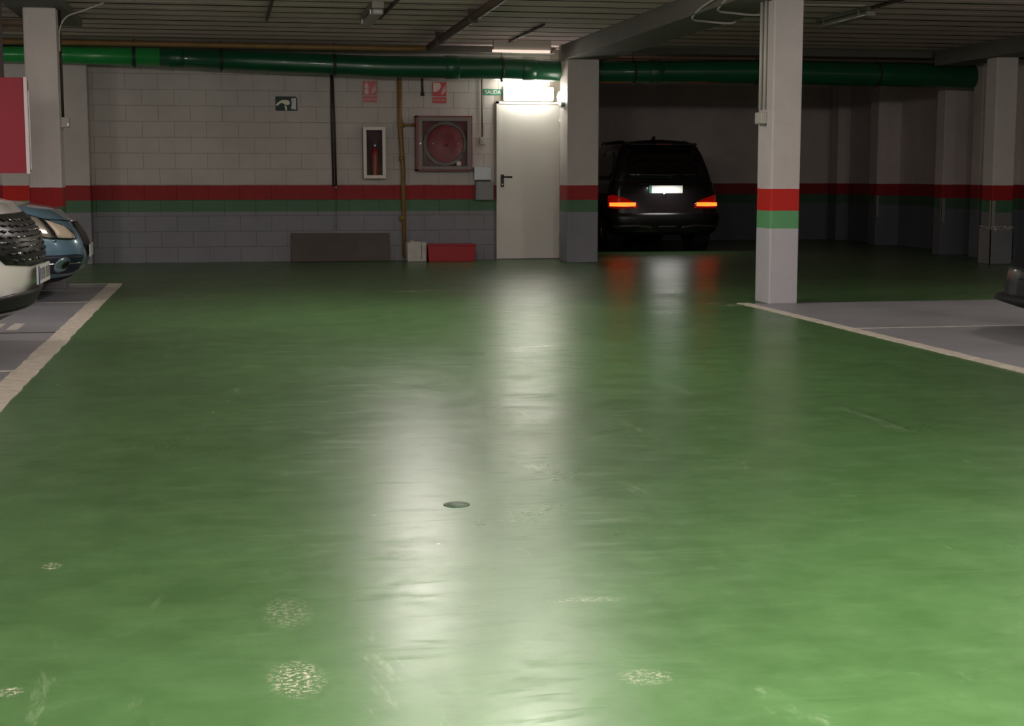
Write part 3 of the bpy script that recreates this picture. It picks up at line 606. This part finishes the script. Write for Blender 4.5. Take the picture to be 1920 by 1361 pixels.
# ================================================================== CARS
def ip(tab, x):
    if x <= tab[0][0]: return list(tab[0][1:])
    for a, b in zip(tab, tab[1:]):
        if x <= b[0]:
            t = (x-a[0])/(b[0]-a[0]); return [p*(1-t)+q*t for p, q in zip(a[1:], b[1:])]
    return list(tab[-1][1:])
class Hull:
    """stack of rounded plan outlines. prof rows: (z, x_front, x_rear, half_width). Local frame: +X nose, nose at x=0."""
    def __init__(s, prof, af, ar, nf, nr, top=None, zs=None):
        s.p = prof; s.af, s.ar, s.nf, s.nr = af, ar, nf, nr; s.top = top; s.zs = zs; s.zm = prof[-1][0]
    def zmap(s, x, z):
        if not s.top or z <= s.zs: return z
        h = ip(s.top, x)[0]; return s.zs+(z-s.zs)*(h-s.zs)/(s.zm-s.zs)
    def half(s, z, front=True, N=40):
        """points from centre of nose (or tail) along +Y side to mid-car, with cumulative arclength"""
        xf, xr, w = ip(s.p, z); pts = []
        a, n = (s.af, s.nf) if front else (s.ar, s.nr)
        for i in range(N+1):
            ph = PI/2*(i/N)
            cy = math.sin(ph)**(2/n)*w; cx = math.cos(ph)**(2/n)*a
            pts.append(((xf-a+cx) if front else (xr+a-cx), cy))
        mid = (xf-s.af+xr+s.ar)/2
        for i in range(1, 15): pts.append((pts[N][0]+(mid-pts[N][0])*i/14, w))
        return pts
    def at(s, d, z, front=True, off=0.):
        sg = 1 if d >= 0 else -1; D = abs(d); P = s.half(z, front); L = 0
        for a, b in zip(P, P[1:]):
            l = math.hypot(b[0]-a[0], b[1]-a[1])
            if L+l >= D or b is P[-1]:
                t = min(1, (D-L)/max(l, 1e-9)); x = a[0]+(b[0]-a[0])*t; y = a[1]+(b[1]-a[1])*t
                tx, ty = (b[0]-a[0])/l, (b[1]-a[1])/l
                nx, ny = (ty, -tx) if front else (-ty, tx)
                if not front and nx > 0 and abs(ty) > .5: pass
                zz = s.zmap(x, z)
                return (x+nx*off, sg*(y+ny*off), zz)
            L += l
    def mesh(s, zlist, crown=.0, floor=True):
        mb = MB(); rings = []
        for z in zlist:
            f = s.half(z, True); r = s.half(z, False)
            plus = f+r[::-1][1:]          # nose centre -> +Y side -> tail centre
            ring = [(x, y) for x, y in plus]+[(x, -y) for x, y in plus[-2:0:-1]]
            rings.append([(x, y, s.zmap(x, z)) for x, y in ring])
        n = len(rings[0]); h = len(plus)
        if crown is not None:
            last = rings[-1]
            zt = zlist[-1]
            for kk in (.97, .9, .7, .45, .2, 0.0):
                rg = []
                cx = (last[0][0]+last[h-1][0])/2
                for (x, y, z) in last:
                    xx = cx+(x-cx)*(1-(1-kk)*.04)
                    zz = (ip(s.top, xx)[0] if s.top else z)+crown*(1-kk*kk)
                    rg.append((xx, y*kk, zz))
                rings.append(rg)
        vs = [v for r in rings for v in r]; fs = []
        for i in range(len(rings)-1):
            for k in range(n): fs.append((i*n+k, i*n+(k+1) % n, (i+1)*n+(k+1) % n, (i+1)*n+k))
        mb.add(vs, fs, 0, True)
        if floor:   # underside
            last = rings[0]; o = len(mb.v)
            mb.add([(x, y*.0, z) for x, y, z in last], [])
            for k in range(n): mb.f.append([k, (k+1) % n, o+(k+1) % n, o+k]); mb.m.append(0); mb.sm.append(False)
        return mb
    def patch(s, rows, front=True, off=.006, deep=.01, nz=5, ds=.03, mb=None):
        """rows: (s, zlo, zhi) left to right"""
        mb = mb or MB(); cols = []
        for a, b in zip(rows, rows[1:]):
            m = max(1, int(abs(b[0]-a[0])/ds))
            for i in range(m): t = i/m; cols.append([p*(1-t)+q*t for p, q in zip(a, b)])
        cols.append(list(rows[-1]))
        F, B = [], []
        for sv, zl, zh in cols:
            for j in range(nz+1):
                z = zl+(zh-zl)*j/nz; F.append(s.at(sv, z, front, off)); B.append(s.at(sv, z, front, -deep))
        n = nz+1; m = len(cols); o = len(F); fs = []
        for i in range(m-1):
            for j in range(nz):
                a = i*n+j; fs += [(a, a+n, a+n+1, a+1), (o+a, o+a+1, o+a+n+1, o+a+n)]
        mb.add(F+B, fs, 0, True)
        ed = []
        for i in range(m-1): ed += [(i*n, (i+1)*n), (i*n+nz, (i+1)*n+nz)]
        for j in range(nz): ed += [(j, j+1), ((m-1)*n+j, (m-1)*n+j+1)]
        base = len(mb.v)-2*o
        for a, b in ed: mb.f.append([base+a, base+b, base+o+b, base+o+a]); mb.m.append(0); mb.sm.append(False)
        return mb
def both(f): return [f(1), f(-1)]
def cut_arches(o, cut):
    cb_ = build('cutter', cut, M_black); cb_.location = (0, 0, 0)
    m = o.modifiers.new('c', 'BOOLEAN'); m.object = cb_; m.operation = 'DIFFERENCE'; m.solver = 'EXACT'
    pa = o.parent; o.parent = None
    dg = bpy.context.evaluated_depsgraph_get(); me = bpy.data.meshes.new_from_object(o.evaluated_get(dg))
    o.modifiers.clear(); o.data = me; o.parent = pa; bpy.data.objects.remove(cb_)
M_tyre = mat('tyre_rubber', (22, 22, 22), .75, bump=.2)
M_rim = mat('alloy', (150, 150, 152), .3, .9)
M_cglass = mat('car_glass', (10, 12, 13), .05, coat=1)
M_chrome = mat('chrome', (215, 215, 218), .12, 1)
M_trim = mat('black_trim', (16, 16, 17), .35)
M_matt = mat('matt_black', (14, 14, 14), .7)
def wheel(par, x, y, r=.33, w=.22):
    sg = 1 if y > 0 else -1; t = build('wheel', MB().lathe([(r*.62, -w/2), (r*.9, -w/2), (r*.98, -w*.38), (r, -w*.2), (r, w*.2), (r*.98, w*.38), (r*.9, w/2), (r*.62, w/2), (r*.62, -w/2)], (x, y, r), 'Y', 40), M_tyre, par, local=True)
    yo = y+sg*w*.42; mb = MB().lathe([(r*.63, yo-sg*.10), (r*.63, yo), (r*.58, yo+sg*.005), (r*.56, yo-sg*.03)], (x, 0, r), 'Y', 40)
    for k in range(5):
        a = 2*PI*k/5+.3
        ca, sa = math.cos(a), math.sin(a); cb, sb = -sa, ca; q = []
        for (l, hw) in ((.03, .035), (r*.59, .022)):
            for sgn in (1, -1):
                for yy in (yo-sg*.035, yo-sg*.01): q.append((x+ca*l+cb*hw*sgn, yy, r+sa*l+sb*hw*sgn))
        mb.add(q, [(0, 1, 5, 4), (2, 6, 7, 3), (1, 3, 7, 5), (0, 4, 6, 2), (0, 2, 3, 1), (4, 5, 7, 6)])
    mb.lathe([(0, yo-sg*.005), (.04, yo-sg*.008), (.05, yo-sg*.03)], (x, 0, r), 'Y', 20)
    build('rim', mb, M_rim, t, local=True)
    return t
def car_base(name, label, loc, rz, paint, low, gh, axles, r=.33, hoodtop=None, crown=.02, n_low=12):
    t = thing(name, label, 'car', loc, rz)
    zl = [low.p[0][0]+(low.zm-low.p[0][0])*i/n_low for i in range(n_low+1)]
    body = build('body', low.mesh(zl, crown), paint, t, local=True)
    cut = MB()
    for ax in axles:
        for sg in (1, -1):
            w = low.p[2][3]; y0, y1 = sorted((sg*(w-.28), sg*(w+.3)))
            cut.lathe([(0, y0), (r+.055, y0), (r+.055, y1), (0, y1)], (ax, 0, r+.02), 'Y', 32)
    cut_arches(body, cut)
    for ax in axles:
        for sg in (1, -1):
            w = low.p[2][3]; wheel(t, ax, sg*(w-.13), r)
            build('wheel_arch_lining', MB().lathe([(r+.05, sg*(w-.27)), (r+.05, sg*(w-.02))], (ax, 0, r+.02), 'Y', 24), M_matt, t, local=True)
    zg = [gh.p[0][0]+(gh.zm-gh.p[0][0])*i/10 for i in range(11)]
    build('cabin', gh.mesh(zg, .035, floor=False), paint, t, local=True)
    return t
def plate(par, low, s0, s1, z0, z1, front=True, col=None, band=(40, 50, 150), m=None, off=.03):
    p0 = Vector(low.at(s0, (z0+z1)/2, front, off)); p1 = Vector(low.at(s1, (z0+z1)/2, front, off))
    mid = (p0+p1)/2; x = (max(p0.x, p1.x, low.at((s0+s1)/2, (z0+z1)/2, front, off).__getitem__(0)) if front else min(p0.x, p1.x, low.at((s0+s1)/2, (z0+z1)/2, front, off)[0]))
    y0, y1 = sorted((p0.y, p1.y)); d = .012 if front else -.012
    o = build('licence_plate', MB().box(min(x, x+d), y0, z0, max(x, x+d), y1, z1), m or mat('plate_white', (205, 205, 198), .4), par, local=True, bevel=.003)
    return o, x+d, y0, y1

# ---------------- black SUV (rear towards camera), local +X = nose
M_blackpaint = mat('black_car_paint', (26, 20, 24), .25, coat=1)
LB = 3.95
low = Hull([(.24, -.22, -LB+.10, .74), (.34, -.06, -LB+.03, .80), (.48, -.02, -LB, .825), (.70, 0, -LB+.03, .83), (.86, -.06, -LB+.06, .82), (1.00, -.12, -LB+.10, .79)],
           .55, .30, 3.6, 4.2, top=[(-LB, 1.03), (-2.8, 1.04), (-1.15, 1.02), (-.3, .88), (0, .80)], zs=.6)
gh = Hull([(.94, -.80, -LB+.09, .77), (1.05, -1.0, -LB+.11, .765), (1.2, -1.22, -LB+.16, .73), (1.42, -1.52, -LB+.24, .655), (1.56, -1.72, -LB+.30, .59), (1.62, -1.90, -LB+.40, .50)], .5, .22, 3.0, 4.0)
suv = car_base('black_suv', 'black SUV parked in the recess, rear lights glowing red', (6.43, 21.4+3.95, 0), PI/2, M_blackpaint, low, gh, (-.72, -3.22), r=.32)
build('rear_window', gh.patch([(-.56, 1.10, 1.42), (-.4, 1.08, 1.50), (0, 1.07, 1.51), (.4, 1.08, 1.50), (.56, 1.10, 1.42)], False, .004), M_cglass, suv, local=True)
for sg in (1, -1):
    build('side_window', gh.patch([(sg*.85, 1.12, 1.40), (sg*1.0, 1.06, 1.48), (sg*2.2, 1.04, 1.50), (sg*2.6, 1.04, 1.36)], False, .004), M_cglass, suv, local=True)
    build('taillight_housing', low.patch([(sg*.44, .64, .70), (sg*.60, .635, .77), (sg*.80, .635, .82), (sg*.94, .65, .80)], False, .008), mat('halo_red_lens', (110, 6, 8), .15, coat=1, emit=(255, 10, 4), estr=.12), suv, local=True)  # weak red emission imitates the glow round the lit taillight
    build('taillight', low.patch([(sg*.47, .668, .715), (sg*.62, .662, .716), (sg*.86, .665, .712)], False, .016), mat('lit_red_lens', (255, 60, 20), .3, emit=(255, 78, 22), estr=5.5), suv, local=True)
    build('reflector', low.patch([(sg*.40, .40, .43), (sg*.76, .42, .45)], False, .01), mat('reflector_red', (90, 40, 44), .15, coat=1), suv, local=True)
    build('mirror', MB().box(-1.30, sg*.78, 1.02, -1.16, sg*.97, 1.17), M_blackpaint, suv, local=True, bevel=.04, seg=3)
    build('headlight', low.patch([(sg*.45, .66, .78), (sg*.80, .68, .82)], True, .008), M_chrome, suv, local=True)
    build('roof_rail', MB().tube([(-1.95, sg*.49, 1.61), (-2.1, sg*.50, 1.635), (-3.2, sg*.50, 1.635), (-3.4, sg*.49, 1.61)], .014, 8), M_trim, suv, local=True)
build('rear_spoiler', MB().box(-LB+.20, -.52, 1.565, -LB+.52, .52, 1.60), M_blackpaint, suv, local=True, bevel=.015)
build('high_brake_light', MB().box(-LB+.192, -.12, 1.572, -LB+.202, .12, 1.590), mat('brake_lens', (120, 10, 14), .2), suv, local=True)
build('antenna', MB().prism([(-3.25, 1.63), (-3.05, 1.645), (-3.22, 1.715), (-3.27, 1.71)], -.012, .012), M_trim, suv, local=True)
build('rear_bumper', low.patch([(-1.0, .27, .56), (-.7, .26, .57), (.7, .26, .57), (1.0, .27, .56)], False, .05, .03), M_trim, suv, local=True)
build('tow_cover', low.patch([(-.14, .28, .38), (.14, .28, .38)], False, .058), M_matt, suv, local=True)
for sg in (1, -1): build('bumper_chrome', low.patch([(sg*.22, .34, .375), (sg*.45, .375, .40), (sg*.78, .355, .385)], False, .056), mat('satin_trim', (120, 104, 108), .3, .8), suv, local=True)
build('tailgate_trim', low.patch([(-.40, .955, .985), (.40, .955, .985)], False, .018), M_trim, suv, local=True)
mpl = mat('white_plate', (240, 240, 236), .5)
o, xx, y0, y1 = plate(suv, low, -.26, .26, .86, .975, False, m=mpl, off=.016)
build('country_band', MB().box(xx-.002, y1-.04, .862, xx+.004, y1-.002, .973), mat('plate_band', (60, 130, 120), .4), o, local=True)
build('badge', low.patch([(.0, .80, .84), (.05, .80, .84)], False, .012), M_chrome, suv, local=True)
build('window_wiper', MB().tube([(-LB+.09, 0, 1.08), (-LB+.11, -.30, 1.14)], .008, 6), M_trim, suv, local=True)
# number plate lamp
pl_ = lamp((6.43, 21.30, 1.03), .45, .03, 3.5, (1, .97, .9), (math.radians(-18), 0, 0), 'plate_light')

# ---------------- white SUV (nose at the left lane edge)
M_whitepaint = mat('white_car_paint', (238, 232, 228), .25, coat=1)
M_jewel = mat('bright_jewel', (225, 220, 220), .12, 1)
low = Hull([(.20, -.30, -4.45, .84), (.30, -.10, -4.50, .89), (.45, -.02, -4.50, .91), (.62, 0, -4.48, .925), (.80, -.03, -4.46, .925), (.92, -.09, -4.44, .91), (1.02, -.18, -4.40, .88)],
           .80, .5, 3.0, 3.6, top=[(-4.5, 1.06), (-1.3, 1.08), (-.6, 1.00), (-.2, .93), (0, .885)], zs=.66)
gh = Hull([(1.00, -.95, -4.36, .85), (1.12, -1.2, -4.28, .82), (1.3, -1.55, -4.15, .76), (1.5, -1.95, -3.98, .68), (1.60, -2.2, -3.86, .62), (1.65, -2.4, -3.7, .52)], .55, .5, 3.0, 3.4)
wc = car_base('white_suv', 'white SUV with black mesh grille at the left edge, nose to the lane', (-1.13, 9.60, 0), math.radians(-1), M_whitepaint, low, gh, (-.90, -3.55), r=.35)
build('windscreen', gh.patch([(-.66, 1.14, 1.56), (0, 1.10, 1.58), (.66, 1.14, 1.56)], True, .004), M_cglass, wc, local=True)
build('rear_window', gh.patch([(-.6, 1.16, 1.50), (.6, 1.16, 1.50)], False, .004), M_cglass, wc, local=True)
gr = build('grille', low.patch([(-1.06, .80, .85), (-.87, .71, .91), (-.65, .585, .945), (-.3, .56, .96), (.3, .56, .96), (.65, .585, .945), (.87, .71, .91), (1.06, .80, .85)], True, .008, nz=8), M_trim, wc, local=True)
random.seed(3)
M_jdark = mat('jewel_dark', (40, 40, 42), .15, .6)
for sg in (1, -1):
    for zi in range(8):
        for si in range(9):
            s_ = .06+si*.098+(zi % 2)*.05; z = .60+zi*.045
            if z > .935 or z < .575+max(0, s_-.6)*.55+.02 or s_ > .93: continue
            h = random.uniform(.006, .013); l_ = random.uniform(.028, .040)
            build('grille_jewel', low.patch([(sg*(s_-l_), z-.002, z+.002), (sg*s_, z-h, z+h), (sg*(s_+l_), z+.004, z+.006)], True, .016, .004, nz=1, ds=.1), M_jewel if random.random() < .38 else M_jdark, gr, local=True)
for sg in (1, -1):
    for (s0, zz) in ((.70, .87), (.66, .80), (.63, .73)):
        build('daytime_light', low.patch([(sg*s0, zz, zz+.012), (sg*(s0+.17), zz+.005, zz+.02)], True, .018, nz=1), M_chrome, gr, local=True)
    build('side_window', gh.patch([(sg*1.15, 1.10, 1.40), (sg*1.5, 1.10, 1.54), (sg*2.6, 1.10, 1.55)], True, .004), M_cglass, wc, local=True)
    build('headlight', low.patch([(sg*.80, .52, .62), (sg*.98, .53, .66)], True, .010), M_cglass, wc, local=True)
    build('mirror', MB().box(-1.62, sg*.88, 1.10, -1.45, sg*1.08, 1.25), M_whitepaint, wc, local=True, bevel=.04, seg=3)
    build('taillight', low.patch([(sg*.5, .82, .92), (sg*.95, .80, .93)], False, .010), mat('red_lens_off', (120, 14, 18), .2), wc, local=True)
build('lower_grille', low.patch([(-.80, .32, .38), (-.5, .315, .405), (.5, .315, .405), (.80, .32, .38)], True, .036), M_matt, wc, local=True)
build('bumper_valance', low.patch([(-1.12, .20, .34), (-.9, .20, .385), (-.5, .20, .41), (.5, .20, .41), (.9, .20, .385), (1.12, .20, .34)], True, .03), M_trim, wc, local=True)
build('skid_trim', low.patch([(-1.0, .262, .278), (-.5, .285, .302), (.5, .285, .302), (1.0, .262, .278)], True, .045), mat('satin_silver', (190, 188, 184), .3, .8), wc, local=True)
o, xx, y0, y1 = plate(wc, low, -.26, .26, .445, .560, True)
build('country_band', MB().box(xx-.002, y0+.002, .447, xx+.002, y0+.042, .558), mat('blue_band', (44, 52, 140), .4), o, local=True)
M_char = mat('plate_ink', (50, 48, 48), .5)
mb = MB()
for k in range(7):
    ya = y0+.07+k*.062+(.02 if k > 3 else 0)
    mb.box(xx, ya, .468, xx+.0015, ya+.008, .538).box(xx, ya+.028, .468, xx+.0015, ya+.036, .538).box(xx, ya, .50 if k % 2 else .53, xx+.0015, ya+.036, .508 if k % 2 else .538)
build('plate_characters', mb, M_char, o, local=True)

# ---------------- blue hatchback
M_bluepaint = mat('teal_blue_car_paint', (112, 146, 166), .3, .3, coat=1)
low = Hull([(.17, -.26, -4.20, .80), (.26, -.05, -4.24, .86), (.38, 0, -4.25, .875), (.55, -.02, -4.23, .88), (.68, -.06, -4.21, .87), (.80, -.13, -4.18, .85), (.90, -.26, -4.14, .80)],
           .82, .5, 3.0, 3.4, top=[(-4.25, .97), (-1.4, .95), (-.9, .89), (-.45, .83), (-.2, .79), (0, .74)], zs=.45)
gh = Hull([(.90, -.85, -4.12, .80), (1.02, -1.15, -4.05, .775), (1.2, -1.5, -3.9, .70), (1.38, -1.9, -3.7, .62), (1.44, -2.15, -3.55, .54), (1.47, -2.4, -3.4, .46)], .6, .45, 2.8, 3.2)
bc = car_base('blue_hatchback', 'dusty blue hatchback behind the white SUV, nose toward the lane', (-1.22, 14.18, 0), math.radians(2), M_bluepaint, low, gh, (-.88, -3.42), r=.31)
build('windscreen', gh.patch([(-.60, 1.04, 1.40), (0, 1.0, 1.42), (.60, 1.04, 1.40)], True, .004), M_cglass, bc, local=True)
build('rear_window', gh.patch([(-.5, 1.06, 1.36), (.5, 1.06, 1.36)], False, .004), M_cglass, bc, local=True)
build('grille', low.patch([(-.36, .52, .74), (-.28, .40, .80), (.28, .40, .80), (.36, .52, .74)], True, .010), M_trim, bc, local=True)
build('grille_surround', low.patch([(-.30, .795, .812), (.30, .795, .812)], True, .02), M_chrome, bc, local=True)
M_clear = mat('headlamp_reflector', (214, 206, 196), .15, .7)
for sg in (1, -1):
    hl = build('headlight', low.patch([(sg*.50, .60, .68), (sg*.62, .585, .76), (sg*.85, .59, .83), (sg*1.08, .62, .86), (sg*1.24, .72, .84)], True, .008), mat('headlamp_dark', (34, 34, 36), .1, coat=1), bc, local=True)
    build('headlamp_reflector', low.patch([(sg*.82, .605, .81), (sg*1.0, .63, .84), (sg*1.14, .70, .83)], True, .013), M_clear, hl, local=True)
    build('turn_signal_lens', low.patch([(sg*.54, .62, .66), (sg*.60, .605, .74), (sg*.72, .605, .78), (sg*.77, .61, .79)], True, .013), mat('beige_lens', (206, 190, 168), .3), hl, local=True)
    fg = build('lower_air_intake', low.patch([(sg*.46, .28, .41), (sg*.60, .255, .42), (sg*.88, .26, .42), (sg*1.05, .31, .42)], True, .008), mat('intake_navy', (18, 28, 42), .5), bc, local=True)
    c0 = low.at(sg*.70, .33, True, .012)
    mb = MB()
    fp = low.patch([(sg*(.76+.075*math.cos(a)), .335-.068*math.sin(a), .335+.068*math.sin(a)) for a in [PI*(1-i/10)+.0001 for i in range(11)]], True, .024, .01, nz=4, ds=.1)
    build('fog_light', fp, mat('fog_lens', (150, 176, 186), .12, .8), fg, local=True)
    fp = low.patch([(sg*(.73+.036*math.cos(a)), .335-.036*math.sin(a), .335+.036*math.sin(a)) for a in [PI*(1-i/8)+.0001 for i in range(9)]], True, .030, .01, nz=4, ds=.1)
    build('fog_bulb', fp, M_trim, fg, local=True)
    build('intake_bar', low.patch([(sg*.42, .335, .345), (sg*1.0, .340, .350)], True, .014, nz=1), M_chrome, fg, local=True)
    build('washer_cap', low.patch([(sg*.80, .565, .58), (sg*.84, .565, .58)], True, .010, nz=1), M_chrome, bc, local=True)
    build('side_window', gh.patch([(sg*1.05, 1.0, 1.25), (sg*1.4, 1.0, 1.38), (sg*2.5, 1.0, 1.38)], True, .004), M_cglass, bc, local=True)
    build('mirror', MB().box(-1.62, sg*.82, .98, -1.48, sg*1.0, 1.10), M_bluepaint, bc, local=True, bevel=.04, seg=3)
    build('taillight', low.patch([(sg*.5, .66, .82), (sg*.9, .66, .84)], False, .010), mat('red_lens_off2', (120, 14, 18), .2), bc, local=True)
build('bumper_lip', low.patch([(-1.1, .17, .20), (-.7, .17, .205), (.7, .17, .205), (1.1, .17, .20)], True, .02), M_matt, bc, local=True)
build('hood_seam', low.patch([(-.9, .80, .806), (.9, .80, .806)], True, .003, nz=1), M_trim, bc, local=True)
plate(bc, low, -.26, .26, .38, .49, True, off=.012)

# ---------------- dark blue car on the right edge
M_navy = mat('dark_blue_car_paint', (7, 12, 22), .4, coat=.4)
low = Hull([(.16, -.16, -4.10, .82), (.22, .02, -4.13, .88), (.27, .0, -4.14, .87), (.40, -.01, -4.15, .87), (.62, -.03, -4.13, .87), (.76, -.14, -4.1, .85), (.86, -.30, -4.05, .80)],
           .55, .5, 3.2, 3.4, top=[(-4.2, .94), (-1.3, .95), (-.6, .78), (-.2, .60), (0, .52)], zs=.36)
gh = Hull([(.88, -.95, -4.0, .80), (1.02, -1.25, -3.95, .77), (1.2, -1.6, -3.8, .70), (1.38, -2.0, -3.6, .62), (1.44, -2.3, -3.4, .5)], .6, .45, 2.8, 3.2)
nc = car_base('dark_blue_car', 'dark blue car barely entering the frame at the right edge', (5.42, 9.22, 0), PI, M_navy, low, gh, (-.85, -3.35), r=.31)
build('windscreen', gh.patch([(-.60, 1.04, 1.38), (0, 1.0, 1.40), (.60, 1.04, 1.38)], True, .004), M_cglass, nc, local=True)
build('grille', low.patch([(-.36, .42, .60), (.36, .42, .60)], True, .010), M_trim, nc, local=True)
for sg in (1, -1):
    build('headlight', low.patch([(sg*.95, .58, .66), (sg*1.35, .60, .76)], True, .010), mat('headlamp_dim', (60, 64, 70), .2, .4), nc, local=True)
    build('side_window', gh.patch([(sg*1.05, 1.0, 1.25), (sg*1.4, 1.0, 1.38), (sg*2.5, 1.0, 1.38)], True, .004), M_cglass, nc, local=True)
build('front_spoiler', low.patch([(-.95, .17, .26), (.95, .17, .26)], True, .05, .03), M_matt, nc, local=True)
